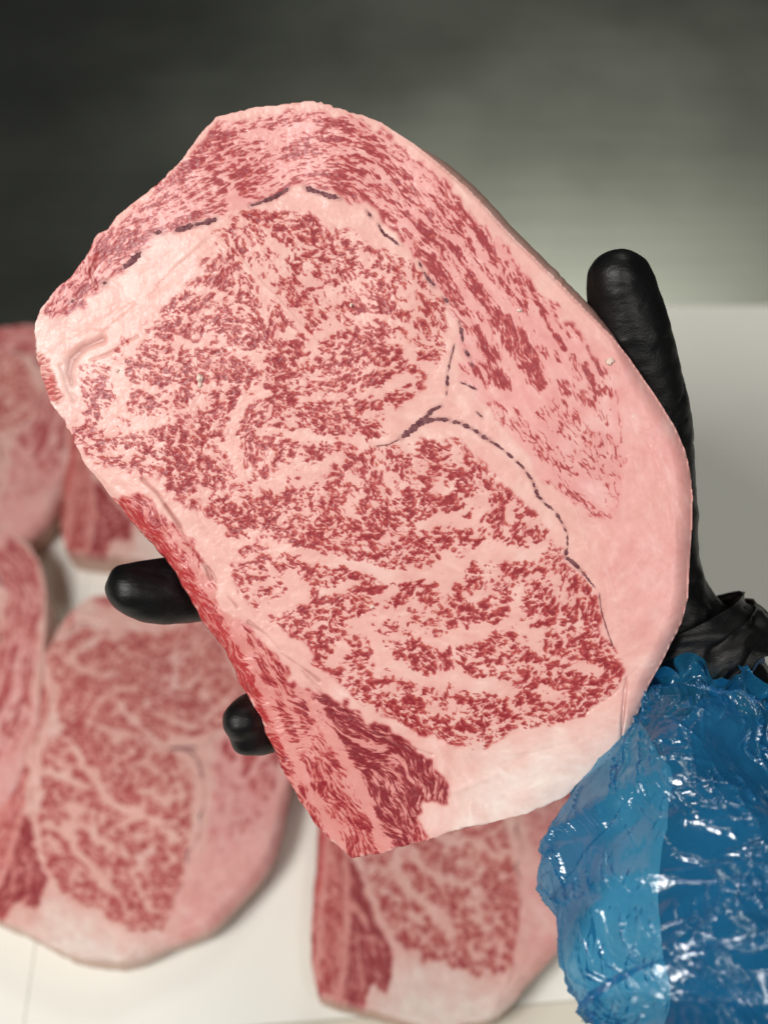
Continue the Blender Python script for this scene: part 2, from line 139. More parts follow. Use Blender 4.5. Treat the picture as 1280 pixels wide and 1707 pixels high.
def design(seed=1,g=GRID,dens=0.):
    """Marbling maps on a grid over the design box. Returns dict of 2-D arrays."""
    rng=np.random.default_rng(seed)
    xs=np.arange(BX0,BX1+g,g); ys=np.arange(BY0,BY1+g,g)
    X,Y=np.meshgrid(xs,ys); sh=X.shape
    q=1./g      # cells per design unit
    N=lambda s: noise(rng,sh,s*q)
    # flow field (double angle inverse distance weights) on a coarse lattice
    c=12; cy,cx=np.mgrid[0:sh[0]//c+3,0:sh[1]//c+3]
    fx=BX0+cx*c*g; fy=BY0+cy*c*g; A=np.zeros(fx.shape); B=np.zeros(fx.shape)
    for (x,y,a) in FLOW:
        w=1/((fx-x)**2+(fy-y)**2+300)**1.7; A+=w*np.cos(2*np.radians(a)); B+=w*np.sin(2*np.radians(a))
    ang=.5*np.arctan2(B,A)
    jj,ii=np.mgrid[0:sh[0],0:sh[1]]
    C2=bil(np.cos(2*ang),ii/c,jj/c); S2=bil(np.sin(2*ang),ii/c,jj/c)
    capb=blur(inpoly(CAP,X,Y).astype(float),6*q); th=.5*np.arctan2(S2,C2)+(.28*N(9)+.25*N(30))*(1-.6*capb)
    vx=np.cos(th).astype(np.float32); vy=np.sin(th).astype(np.float32)
    # fleck noises
    n_eye=nrm(lic(noise(rng,sh,1.7*q),vx,vy,5.5*q,1.)+.3*lic(noise(rng,sh,3.4*q),vx,vy,6*q))
    n_cap=nrm(lic(noise(rng,sh,.8*q),vx,vy,9*q)+.38*lic(noise(rng,sh,1.6*q),vx,vy,20*q))
    n_tail=nrm(lic(noise(rng,sh,.8*q),vx,vy,12*q)+.3*lic(noise(rng,sh,2.*q),vx,vy,20*q)); n_band=lic(noise(rng,sh,3.6*q),vx,vy,60*q,2.); n_fat=lic(noise(rng,sh,3.*q),vx,vy,22*q)
    n_hair=lic(noise(rng,sh,2.3*q),vx,vy,12*q)
    n_fine=lic(noise(rng,sh,.8*q),vx,vy,4*q)
    lob=N(11); big=N(34)
    # warped coordinates give ragged traced edges
    wx=X+3.0*N(4)+3.*N(12); wy=Y+3.0*N(4)+3.*N(12)
    def region(P,s,warp=True):
        return blur(inpoly(P,wx if warp else X,wy if warp else Y).astype(np.float64),s*q)
    inside=inpoly(OUT,X,Y)
    eye=region(EYE,2.); cap=region(CAP,2.5); tail=region(TAIL,2.); nub=region(NUB,2.)
    # red clusters
    E=np.zeros(sh)
    x0,y0=X[0,0],Y[0,0]
    for (ox,oy,s),lst in EL:
        for e in lst:
            cx_,cy_,rx,ry=ox+e[0]*s,oy+e[1]*s,e[2]*s+2.8,e[3]*s+2.8
            a=np.radians(e[4] if len(e)>4 else 0); ring=len(e)>5
            R=max(rx,ry)*1.5
            i0,i1=max(0,int((cx_-R-x0)*q)),min(sh[1],int((cx_+R-x0)*q)+2)
            j0,j1=max(0,int((cy_-R-y0)*q)),min(sh[0],int((cy_+R-y0)*q)+2)
            if i1<=i0 or j1<=j0: continue
            dx=wx[j0:j1,i0:i1]-cx_; dy=wy[j0:j1,i0:i1]-cy_
            u=(dx*np.cos(a)+dy*np.sin(a))/rx; v=(-dx*np.sin(a)+dy*np.cos(a))/ry
            r=np.sqrt(u*u+v*v)
            p=1-sm(.78,1.18,r)
            if ring: p=p*(.25+.75*sm(.35,.7,r))
            E[j0:j1,i0:i1]=np.maximum(E[j0:j1,i0:i1],p)
    fat=np.zeros(sh)
    def carve(lst,o=(0,0,1)):
        for w,st,path in lst:
            P=[(o[0]+x*o[2],o[1]+y*o[2]) for x,y in path]; w*=o[2]
            r=segdist(P,wx*0+X,Y,w*2.2+8)
            if r is None: continue
            sl,d=r
            d=d+(wx-X)[sl]*.55
            fat[sl]=np.maximum(fat[sl],st*(1-sm(w*.35,w*1.2+2,d)))
    carve(FAT_EYE); fe=fat.copy(); fat[:]=0
    for o,l in FAT_CAP: carve(l,o)
    fc=fat.copy(); fat[:]=0
    carve(FAT_TAIL); ft=fat.copy()
    RC=np.zeros(sh)
    for o,l in RED_CAP:
        for w,path in l:
            P=[(o[0]+x*o[2],o[1]+y*o[2]) for x,y in path]; w=w*o[2]
            r=segdist(P,X,Y,w*2+8)
            if r is None: continue
            sl,d=r; d=d+(wx-X)[sl]*.5
            RC[sl]=np.maximum(RC[sl],1-sm(w*.55,w*1.5+3,d))
    # --- eye: clusters of toothed flecks
    be=-1.22+2.05*E-1.25*fe+.2*lob+.1*big
    be+=.9*np.exp(-(((X-1022)/34)**2+((Y-1125)/30)**2))+.45*np.exp(-(((X-470)/90)**2+((Y-870)/60)**2))
    ew=eye>.02
    fl_=worley(rng,X+3*N(4)+6*N(14),Y+3*N(4)+6*N(14),vx,vy,ew,39,1.6)
    vein=(1-sm(.9,4.2,fl_[0]))*(.7+.6*fl_[3]); be=be+.36-(2.6-2.*dens)*vein
    fw,px_,py_,pr_=worley(rng,X+1.5*N(1.8)+2.4*N(5),Y+1.5*N(1.8)+2.4*N(5),vx,vy,ew,9.5,1.6)
    bc=bil(be,(px_-BX0)*q,(py_-BY0)*q)                       # whole flecks switch on or off: toothed cluster edges
    on=.5*bc+.5*be+2.1*(pr_-.5)+.68+dens
    part=(fw-1.75)*.42+.62*n_eye+.25*n_fine
    ve=np.minimum(on*1.1+.35*n_eye+.2*n_fine,part+.15+.4*np.clip(be,-1,1.))
    cw=(cap>.02)|(tail>.02)
    fb=worley(rng,X+2*N(4)+4*N(12),Y+2*N(4)+4*N(12),vx,vy,cw,21,3.0)
    bundle=(1-sm(1.,4.2,fb[0]))*(.5+.9*fb[3])                # fat partings between fibre bundles
    # --- cap: dense streaks on one side, thin hairs on the other
    side=sm(400,540,Y)*sm(640,720,X)                        # 0 dense side, 1 stroke side
    bc_d=.88+.75*n_band+.8*dens-.85*fc-1.25*bundle+.5*(fb[3]-.5)+.3*lob+.25*N(16)
    bc_s=-.9+.7*n_band+1.2*dens+2.3*RC-.45*fc*(1-RC)+.2*lob-.7*bundle
    vc=.9*n_cap+.5*n_fine+bc_d*(1-side)+bc_s*side
    hz=sm(620,700,Y-.0*X)*sm(690,760,X)                     # hair-like threads low on the cap
    vh=(.5-np.abs(n_hair+.3*n_fine))*2.2+.75*n_cap-.25-2.4*(1-RC)-.2*np.clip(lob,0,2)
    vc=vc*(1-hz)+vh*hz
    # --- tail strips
    dark=np.zeros(sh)
    for w,path in [(26,[(520,1155),(565,1195),(610,1250),(640,1310),(660,1385)]),(24,[(575,1200),(640,1235),(690,1268),(732,1322)]),(22,[(670,1300),(685,1350)])]:
        sl,d=segdist(path,X,Y,70); dark[sl]=np.maximum(dark[sl],1-sm(w*.7,w*1.7,d))
    bt=.85+.6*dark-1.25*ft+.25*lob-(1.1-.35*dark)*bundle
    edge_red=np.zeros(sh)
    sl,d=segdist([(190,845),(250,900),(300,965),(340,1025),(380,1085),(420,1165),(455,1235)],X,Y,60)
    edge_red[sl]=1-sm(8,40,d)
    bt+=.35*edge_red
    vt=.95*n_tail+.4*n_fine+bt
    soft=.42
    me=sm(-soft,soft,ve)*eye; mc=sm(-soft*1.2,soft*1.5,vc)*cap*.88; mt=sm(-soft*2.6,soft*2.6,vt)*tail
    mn=sm(-.8,1.2,n_cap*.6+.4*lob+.35)*nub*.8
    red=np.clip(np.maximum.reduce([me,mc,mt,mn]),0,1)
    depth=np.clip(np.maximum.reduce([(.42*ve+.12*pr_)*eye,(.38*vc)*cap,(.34*vt)*tail]),0,1)
    return dict(X=X,Y=Y,inside=inside,red=red,depth=depth,eye=eye,cap=cap,tail=tail,nub=nub,dark=dark,edge_red=edge_red,lob=lob,big=big,fine=n_fine,capn=n_cap,E=E,hair=hz*cap,fc=fc,N=N,nfat=n_fat,dens=dens)

def lin(c): 
    c=np.asarray(c,float)/255; return np.where(c<=.04045,c/12.92,((c+.055)/1.055)**2.4)
def colour(D):
    X,Y=D['X'],D['Y']; N=D['N']
    fat=np.zeros(X.shape+(3,)); 
    f_in=np.array([243,188,178.]); f_pink=np.array([240,172,168.]); f_white=np.array([249,226,216.])
    big=D['big']
    pink=np.clip(sm(.0,1.,D['cap']*.9)+.8*sm(900,1040,X)*sm(1250,900,Y)+.12*big,0,1)
    fat=f_in+(f_pink-f_in)*pink[...,None]
    wh=np.clip(sm(1150,1330,Y+.25*(X-900))*sm(640,860,X)+.3*sm(260,80,X)*sm(500,560,Y)*sm(720,640,Y)+.1*big+.08*D['lob'],0,1)
    fat=fat+(f_white-fat)*wh[...,None]
    fat+= (1.2*D['fine']+1.5*N(3)+1.6*D['lob'])[...,None]*np.array([.7,1,1])
    g_=D['X'][0,1]-D['X'][0,0]; halo=np.clip(blur(D['red'],5/g_)*.34,0,.3); fat+=(np.array([226,136,130.])-fat)*halo[...,None]
    fat+=(2.6*D['nfat']+3.*np.clip(D['nfat']-1.2,0,1)*2)[...,None]*np.array([.5,1,1])
    tl=D['tail']*(.42+.2*D['edge_red']); fat+=(np.array([216,112,108.])-fat)*tl[...,None]
    r_lo=np.array([196,82,79.]); r_hi=np.array([150,38,48.]); r_dk=np.array([122,30,42.]); r_br=np.array([196,62,62.])
    d=sm(0.05,.75,D['depth']+.12*D['fine'])
    red=r_lo+(r_hi-r_lo)*d[...,None]
    red=red+(r_dk-red)*(D['dark']*D['tail']*.5)[...,None]
    red=red+(r_br-red)*(np.clip(D['edge_red']*D['tail']*.7+D['nub']*.15,0,1))[...,None]
    red+=(5*D['fine'])[...,None]*np.array([1,.8,.8])
    R=blur(D['red'],.9/g_); sh_=max(1,int(round(2.2/g_)))
    rim=np.clip(R-np.roll(R,(sh_,-sh_),(0,1)),0,1)*D['eye']    # one flank of each fleck tinted lighter and more orange
    red+=(np.array([208,112,92.])-red)*(.55*rim)[...,None]
    if D['dens']: red+=(fat-red)*.22
    c=fat+(red-fat)*D['red'][...,None]
    return np.clip(c,0,255)
# ---------------------------------------------------------------- helpers
def tag(o, label=None, cat=None, group=None, kind=None):
    if label: o['label'] = label
    if cat: o['category'] = cat
    if group: o['group'] = group
    if kind: o['kind'] = kind
    return o
def empty(name, loc=(0, 0, 0), rz=0.):
    o = bpy.data.objects.new(name, None); COL.objects.link(o); o.location = Vector(loc); o.rotation_euler = (0, 0, rz)
    o.empty_display_size = 0.02; return o
def mesh(name, V, F, mat, parent=None, col=None, normals=None, smooth=True):
    """one mesh object from arrays; F a list of faces or an (n,3|4) array"""
    me = bpy.data.meshes.new(name); V = np.asarray(V, np.float32)
    if isinstance(F, np.ndarray):
        n, k = F.shape
        me.vertices.add(len(V)); me.vertices.foreach_set('co', V.ravel())
        me.loops.add(n*k); me.loops.foreach_set('vertex_index', F.astype(np.int32).ravel())
        me.polygons.add(n); me.polygons.foreach_set('loop_start', np.arange(0, n*k, k, dtype=np.int32))
        me.update(calc_edges=True)
    else:
        me.from_pydata([tuple(map(float, v)) for v in V], [], F); me.update()
    me.validate()
    if smooth: me.polygons.foreach_set('use_smooth', np.ones(len(me.polygons), bool))
    if col is not None:
        a = me.color_attributes.new('Col', 'FLOAT_COLOR', 'POINT')
        a.data.foreach_set('color', np.concatenate([col, np.ones((len(col), 1))], 1).astype(np.float32).ravel())
    if normals is not None: me.normals_split_custom_set_from_vertices(np.asarray(normals, np.float32))
    me.materials.append(mat)
    o = bpy.data.objects.new(name, me); COL.objects.link(o); o.parent = parent
    return o
def material(name):
    m = bpy.data.materials.new(name); m.use_nodes = True; nt = m.node_tree; b = nt.nodes['Principled BSDF']
    return m, nt, b
def node(nt, kind, **kw):
    n = nt.nodes.new(kind)
    for k, v in kw.items():
        if k in n.inputs: n.inputs[k].default_value = v
        else: setattr(n, k, v)
    return n
def bump(nt, b, height, strength, dist):
    bp = node(nt, 'ShaderNodeBump'); bp.inputs['Strength'].default_value = strength; bp.inputs['Distance'].default_value = dist
    nt.links.new(height, bp.inputs['Height']); nt.links.new(bp.outputs[0], b.inputs['Normal']); return bp
def noise_node(nt, scale, detail=4, rough=.55, coord='Object'):
    tc = node(nt, 'ShaderNodeTexCoord'); n = node(nt, 'ShaderNodeTexNoise'); n.inputs['Scale'].default_value = scale
    n.inputs['Detail'].default_value = detail; n.inputs['Roughness'].default_value = rough
    nt.links.new(tc.outputs[coord], n.inputs['Vector']); return n
def ramp(nt, fac, stops):
    r = node(nt, 'ShaderNodeValToRGB'); e = r.color_ramp.elements
    while len(e) < len(stops): e.new(.5)
    for i, (p, c) in enumerate(stops): e[i].position = p; e[i].color = tuple(c)+(1,) if len(c) == 3 else c
    nt.links.new(fac, r.inputs[0]); return r

# ---------------------------------------------------------------- materials
def meat_material():
    m, nt, b = material('marbled_beef')
    a = node(nt, 'ShaderNodeAttribute', attribute_name='Col')
    nt.links.new(a.outputs['Color'], b.inputs['Base Color'])
    n = noise_node(nt, 260, 5, .6); r = ramp(nt, n.outputs[0], [(.3, (.36,)*3), (.7, (.58,)*3)])
    nt.links.new(r.outputs[0], b.inputs['Roughness'])
    b.inputs['Specular IOR Level'].default_value = .25; b.inputs['Coat Weight'].default_value = .3; b.inputs['Coat Roughness'].default_value = .16
    b.inputs['Subsurface Weight'].default_value = .05; b.inputs['Subsurface Radius'].default_value = (1., .35, .25); b.inputs['Subsurface Scale'].default_value = .0012
    n2 = noise_node(nt, 900, 4, .65); bp = bump(nt, b, n2.outputs[0], .16, .0005)
    n3 = noise_node(nt, 420, 4, .6); bc_ = node(nt, 'ShaderNodeBump'); bc_.inputs['Strength'].default_value = .3; bc_.inputs['Distance'].default_value = .0012
    nt.links.new(n3.outputs[0], bc_.inputs['Height']); nt.links.new(bc_.outputs[0], b.inputs['Coat Normal'])
    return m
M_MEAT = meat_material()
def vein_material():
    m, nt, b = material('dark_vein')
    n = noise_node(nt, 700, 3); r = ramp(nt, n.outputs[0], [(.35, lin((92, 50, 58))), (.65, lin((134, 88, 92)))])
    nt.links.new(r.outputs[0], b.inputs['Base Color']); b.inputs['Roughness'].default_value = .6; b.inputs['Specular IOR Level'].default_value = .1; return m
M_VEIN = vein_material()
def fat_material():
    m, nt, b = material('fat_crumb')
    n = noise_node(nt, 300, 4); r = ramp(nt, n.outputs[0], [(.3, lin((226, 190, 176))), (.7, lin((240, 218, 205)))])
    nt.links.new(r.outputs[0], b.inputs['Base Color']); b.inputs['Roughness'].default_value = .45
    bump(nt, b, n.outputs[0], .5, .001); return m
M_FAT = fat_material()

# ---------------------------------------------------------------- the meat slices
UNIT = 0.42/FPX*1.0                                            # metres for one design unit
VEINS = [((280,160,.34375),[(9,[(400,530),(450,515),(500,495),(545,470),(585,445)]),(10,[(665,440),(700,455),(740,470)]),(11,[(735,465),(785,485),(835,495)]),(10,[(35,652),(80,642),(130,625)]),(10,[(132,624),(190,612),(240,595)]),(8,[(965,555),(985,585)]),(5,[(1020,620),(1035,650),(1050,670),(1085,692),(1120,722)])]),
((40,140,.484375),[(17,[(448,512),(475,508)]),(12,[(268,682),(283,682)]),(10,[(340,634),(370,610),(405,575)]),(9,[(158,750),(172,742)])]),
((640,360,.328125),[(7,[(178,232),(190,258)]),(7,[(200,280),(225,320),(258,355)]),(10,[(305,415),(328,440)]),(6,[(380,528),(384,548)]),(7,[(390,560),(396,600),(400,640)]),(8,[(412,680),(435,715)]),(6,[(442,742),(452,765)]),(3,[(358,650),(345,700),(335,745)]),(6,[(335,748),(325,790)]),(6,[(322,805),(322,865)]),(3,[(320,885),(316,910)]),(3,[(390,845),(420,855)]),(5,[(425,858),(470,882)]),(3,[(470,995),(500,1022)]),(15,[(88,1128),(130,1095),(190,1045),(225,1010)]),(9,[(222,1012),(245,985),(290,965)]),(10,[(200,1050),(260,1032),(330,1035)]),(11,[(347,1045),(388,1052)]),(10,[(400,1058),(440,1078)]),(9,[(447,1082),(485,1105)]),(8,[(492,1115),(530,1135)]),(6,[(538,1142),(575,1165),(608,1190)]),(5,[(620,1200),(655,1230)]),(5,[(670,1245),(700,1272)]),(2,[(75,1135),(30,1160),(-40,1170)])]),
((680,680,.3125),[(5,[(585,285),(620,325)]),(5,[(630,340),(660,385)]),(6,[(668,395),(675,425)]),(11,[(680,430),(690,470),(715,490)]),(6,[(725,505),(775,545)]),(6,[(790,560),(825,620)]),(6,[(833,638),(845,662)]),(4,[(850,680),(852,740)]),(8,[(850,748),(840,790)]),(7,[(842,797),(880,825),(915,860)]),(4,[(925,870),(960,915),(1000,960)]),(2,[(1020,990),(1030,1080),(1060,1180),(1095,1280)])])]
# creases and knife marks cut into the face: (half width, depth in mm, path); negative depth is a raised line
CREASE = [(6,.7,[(170,566),(140,578),(118,600),(112,622),(118,640)]),(5,.3,[(100,610),(108,640),(122,665)]),(2.5,.5,[(238,800),(262,822),(280,850),(300,880)]),(2.5,.6,[(275,842),(300,875),(312,905),(345,948),(352,965)]),(2,.4,[(345,948),(372,985),(395,1012)]),(2,.45,[(415,1038),(445,1058),(470,1085)]),(2,.45,[(470,1090),(500,1110),(532,1135)]),(2,.3,[(505,1120),(540,1160),(600,1205),(660,1240),(720,1258)]),(2,.5,[(1045,1130),(1040,1180),(1036,1240)]),(3,.15,[(975,1190),(1010,1165),(1048,1128),(1075,1100)]),(4,-.2,[(955,840),(975,900),(1010,960),(1030,1040)]),(4,-.14,[(1005,880),(1030,960),(1050,1050)]),(4,-.16,[(1050,760),(1080,840),(1100,930)]),(4,-.16,[(1080,720),(1110,800),(1125,900)]),(2.,-.22,[(362,395),(400,432),(440,475),(480,520),(520,560),(548,592)]),(4,.15,[(260,480),(300,440),(350,400)]),(4,-.14,[(170,545),(215,510),(260,480)]),(2.5,.3,[(230,560),(180,590),(150,600)]),(2,.4,[(165,420),(150,455),(160,480)]),(3,.1,[(1000,640),(1010,700),(1012,760)]),(6,-.15,[(700,1330),(760,1320),(830,1290)]),(5,-.12,[(770,1255),(790,1300),(785,1350)]),(5,.1,[(840,1270),(890,1255),(960,1235)])]
def resample(P, n):
    P = np.array(P, float); Q = np.concatenate([P, P[:1]]); s = np.concatenate([[0], np.cumsum(np.hypot(*np.diff(Q, axis=0).T))])
    t = np.linspace(0, s[-1], n, endpoint=False); return np.stack([np.interp(t, s, Q[:, 0]), np.interp(t, s, Q[:, 1])], 1)
def scan_inside(P, X, Y):
    x1, y1 = P[:, 0], P[:, 1]; x2, y2 = np.roll(x1, -1), np.roll(y1, -1); r = np.zeros(X.shape, bool); xs = X[0]
    for j in range(X.shape[0]):
        y = Y[j, 0]; c = (y1 > y) != (y2 > y)
        if not c.any(): continue
        cx = np.sort(x1[c]+(y-y1[c])/(y2[c]-y1[c])*(x2[c]-x1[c]))
        r[j] = (np.searchsorted(cx, xs) % 2) == 1
    return r
def smooth_ring(a, s):
    n = len(a); k = np.exp(-.5*(np.minimum(np.arange(n), n-np.arange(n))/s)**2); k /= k.sum()
    return np.real(np.fft.ifft(np.fft.fft(a)*np.fft.fft(k)))
def build_slice(seed, g, thick, to_world, parent, n_out, ragged=1.0, fine_veins=True, wobble=0.0, dens=0.0):
    """A slice of beef: marbled face split into its muscles and fat, rim, back, dark veins.
    to_world(x, y, h) takes design coordinates and height (m) in front of the face plane to the parent's space."""
    D = design(seed, g, dens); X, Y = D['X'].copy(), D['Y'].copy(); rng = np.random.default_rng(seed+50)
    c = colour(D)
    # outline with torn, uneven edge
    P = resample(OUT, n_out); per = 5200./n_out
    T = np.roll(P, -1, 0)-np.roll(P, 1, 0); T /= np.linalg.norm(T, axis=1)[:, None]; NR = np.stack([T[:, 1], -T[:, 0]], 1)
    if ((P[:, 0]-610)*NR[:, 0]+(P[:, 1]-800)*NR[:, 1]).mean() < 0: NR = -NR
    n1 = smooth_ring(rng.standard_normal(n_out), 3.5/per); n1 /= n1.std(); n2 = smooth_ring(rng.standard_normal(n_out), 14/per); n2 /= n2.std()
    tear = np.clip(smooth_ring(rng.standard_normal(n_out), 40/per)*40/per, 0, None); tear = tear/max(tear.max(), 1e-6)
    rgt = smooth_ring(((P[:, 0] > 960) | ((P[:, 0] > 640) & (P[:, 1] < 700))).astype(float), 30/per)
    off = ragged*(1-.75*rgt)*(.9*n1*(.35+tear)+1.2*n2*.8)
    if wobble:
        off = off+wobble*smooth_ring(rng.standard_normal(n_out), 170/per)*math.sqrt(170/per)*2.2
    P = P+NR*off[:, None]
    right = smooth_ring(((P[:, 0] > 1000) & (P[:, 1] > 585) & (P[:, 1] < 1240)).astype(float), 40/per)
    left = smooth_ring(((P[:, 0] < 470) & (P[:, 1] > 820) & (P[:, 1] < 1300)).astype(float), 40/per)
    upr = smooth_ring(((P[:, 0] > 700) & (P[:, 1] > 215) & (P[:, 1] < 560)).astype(float), 40/per)
    rad = 4+30*right+20*left+6*upr
    # distance to the edge and rounding radius, on a coarse lattice
    k = max(2, int(7/g)); h, wd = X.shape; cj, ci = np.mgrid[0:h//k+3, 0:wd//k+3]; cx = BX0+ci*k*g; cy = BY0+cj*k*g
    S = P[::max(1, int(4/per))]; SR = rad[::max(1, int(4/per))]
    dd = (cx[..., None]-S[:, 0])**2+(cy[..., None]-S[:, 1])**2; am = dd.argmin(-1)
    jj, ii = np.mgrid[0:h, 0:wd]
    de = bil(np.sqrt(np.take_along_axis(dd, am[..., None], -1)[..., 0]), ii/k, jj/k); rr = bil(blur(SR[am], 1.5), ii/k, jj/k)
    ins = scan_inside(P, X, Y)
    # cells used, and the border vertices pulled onto the outline
    cell = ins[:-1, :-1] | ins[1:, :-1] | ins[:-1, 1:] | ins[1:, 1:]
    use = np.zeros((h, wd), bool)
    for a in (0, 1):
        for b in (0, 1): use[a:h-1+a, b:wd-1+b] |= cell
    bj, bi = np.where(use & ~ins)
    for s in range(0, len(bj), 4000):
        J, I = bj[s:s+4000], bi[s:s+4000]; n_ = ((X[J, I][:, None]-P[:, 0])**2+(Y[J, I][:, None]-P[:, 1])**2).argmin(1)
        X[J, I] = P[n_, 0]; Y[J, I] = P[n_, 1]; de[J, I] = 0; rr[J, I] = rad[n_]
    # relief of the face in mm
    red = D['red']; fatm = 1-np.clip(D['eye']+D['cap']+D['tail'], 0, 1)
    z = -.07*blur(red, .9)+.02*D['fine']*red+.012*D['N'](2.2)+.05*D['N'](9)*(.3+fatm)+.3*D['N'](45)
    z += D['tail']*(.04*D['capn']+.14*D['lob'])*(.4+1.2*D['edge_red'])+D['nub']*.3*D['capn']
    for wd_, dep, path in CREASE:
        r = segdist(path, D['X'], D['Y'], wd_*4+6)
        if r is None: continue
        sl, d = r; wig = D['lob'][sl]*1.2
        z[sl] -= dep*np.exp(-((d+wig)/wd_)**2)
        if dep > 0: c[sl] *= 1-.22*min(1, dep/.45)**1.5*np.exp(-((d+wig)/(wd_*.55))**2)[..., None]*np.array([.7, 1, 1])  # shade painted into the colour of sunken creases, stronger with depth
    # brownish membrane along the veins
    for (ox, oy, s_), lst in VEINS:
        for wv, path in lst:
            r = segdist([(ox+x*s_, oy+y*s_) for x, y in path], D['X'], D['Y'], wv*s_*3+6)
            if r is None: continue
            sl, d = r; k_ = .32*np.exp(-(np.clip(d+D['lob'][sl]*.8-wv*s_*.6, 0, None)/(1.6+wv*s_*.35))**2)
            c[sl] += (np.array([150, 92, 92.])-c[sl])*k_[..., None]; z[sl] -= .10*k_
    drop = .62*rr*np.clip(1-de/rr, 0, 1)**2
    hgt = z*1e-3*np.clip(de/3, 0, 1)-drop*UNIT
    W = to_world(X.ravel(), Y.ravel(), hgt.ravel()).reshape(h, wd, 3)
    # vertex normals of the whole face, so that muscles and fat meet without a seam
    du = np.gradient(W, axis=1); dv = np.gradient(W, axis=0); NN = np.cross(dv, du); NN /= np.linalg.norm(NN, axis=2)[..., None]+1e-12
    lc = lin(c)*0.86
    lab = np.zeros((h, wd), int)
    lab[D['eye'] > .5] = 1; lab[D['cap'] > .5] = 2; lab[(D['tail'] > .5)] = 3; lab[D['nub'] > .5] = 3
    cl = lab[:-1, :-1]
    names = ['fat_layer', 'eye_muscle', 'cap_muscle', 'tail_muscle']
    for q, nm in enumerate(names):
        J, I = np.where(cell & (cl == q))
        F = np.stack([J*wd+I, (J+1)*wd+I, (J+1)*wd+I+1, J*wd+I+1], 1)
        u, inv = np.unique(F, return_inverse=True); F = inv.reshape(F.shape)
        ob = mesh(nm, W.reshape(-1, 3)[u], F, M_MEAT, parent, lc.reshape(-1, 3)[u], NN.reshape(-1, 3)[u])
        if q == 0: fat_ob = ob
    # rim and back
    nr = 12; ring = []; rcol = []
    drop0 = .62*rad*UNIT
    rn = [smooth_ring(rng.standard_normal(n_out), 12/per) for _ in range(nr)]
    cedge = np.array([bil(c[..., q], (P[:, 0]-NR[:, 0]*3-BX0)/g, (P[:, 1]-NR[:, 1]*3-BY0)/g) for q in range(3)]).T
    for i in range(nr):
        t = i/(nr-1.); z_ = -drop0*(1-t)-thick*t
        bul = math.sin(math.pi*min(1, t*1.15))
        o = (3.0*bul-7*t**3)+upr*27*t**.8*(1-.3*t**4)+left*6*bul-right*8*t
        o = o+.7*(rn[0]/rn[0].std()*(1-t)+rn[1]/rn[1].std()*t)*min(1, t*2)
        Q = P+NR*o[:, None]; ring.append(to_world(Q[:, 0], Q[:, 1], z_))
        f = np.array([222, 178, 162.])+(np.array([206, 170, 148.])-np.array([222, 178, 162.]))*t
        rr_ = np.clip(left*1.1+.25*n2*left, 0, 1)[:, None]
        f2 = f*(1-rr_*.8)+np.array([178, 62, 62.])*rr_*.8
        f2 = cedge*(1-min(1, t*2.5))+f2*min(1, t*2.5)
        rcol.append(np.clip(f2+rng.standard_normal((n_out, 1))*3, 0, 255))
    a = np.arange(n_out); b = np.roll(a, -1); F = []
    for i in range(nr-1): F.append(np.stack([i*n_out+a, i*n_out+b, (i+1)*n_out+b, (i+1)*n_out+a], 1))
    mesh('rim', np.concatenate(ring), np.concatenate(F), M_MEAT, parent, lin(np.concatenate(rcol))*.86)
    last = ring[-1]; ctr = last.mean(0); V = np.concatenate([last, last*.55+ctr*.45, ctr[None]]); 
    F = [(i, (i+1) % n_out, n_out+(i+1) % n_out, n_out+i) for i in range(n_out)]+[(n_out+i, n_out+(i+1) % n_out, 2*n_out) for i in range(n_out)]
    mesh('back_face', V, F, M_MEAT, parent, np.tile(lin((205, 130, 122)), (len(V), 1)))
    # dark veins: low ribbons bedded in the fat
    for (ox, oy, s), lst in VEINS:
        for wv, path in lst:
            if not fine_veins and wv < 7: continue
            Q = np.array([(ox+x*s, oy+y*s) for x, y in path]); L = np.concatenate([[0], np.cumsum(np.hypot(*np.diff(Q, axis=0).T))])
            n = max(5, int(L[-1]/2.2)+2); t = np.linspace(0, L[-1], n); q = np.stack([np.interp(t, L, Q[:, 0]), np.interp(t, L, Q[:, 1])], 1)
            q = q+rng.standard_normal(q.shape)*.4
            tg = np.gradient(q, axis=0); tg /= np.linalg.norm(tg, axis=1)[:, None]; no = np.stack([-tg[:, 1], tg[:, 0]], 1)
            u = t/L[-1]; hw = (wv*s*1.3+.3)*np.clip(np.minimum(u, 1-u)*L[-1]/(wv*s*1.7+.5), 0, 1)**.6*(1+.42*np.convolve(rng.standard_normal(n+2), [.3, .55, .3], 'valid')).clip(.35, 1.5)
            hw[0] = hw[-1] = .15
            vs = []
            for kx, kz in ((-1, -.10), (-.6, .04), (0, .06), (.6, .04), (1, -.10)):
                p = q+no*(hw*kx)[:, None]
                zz = bil(hgt, (p[:, 0]-BX0)/g, (p[:, 1]-BY0)/g)
                vs.append(to_world(p[:, 0], p[:, 1], zz+(kz+.03)*1e-3))
            F = []
            for i in range(4):
                for j in range(n-1): F.append((i*n+j, i*n+j+1, (i+1)*n+j+1, (i+1)*n+j))
            mesh('vein', np.concatenate(vs), F, M_VEIN, fat_ob)
    return D, hgt
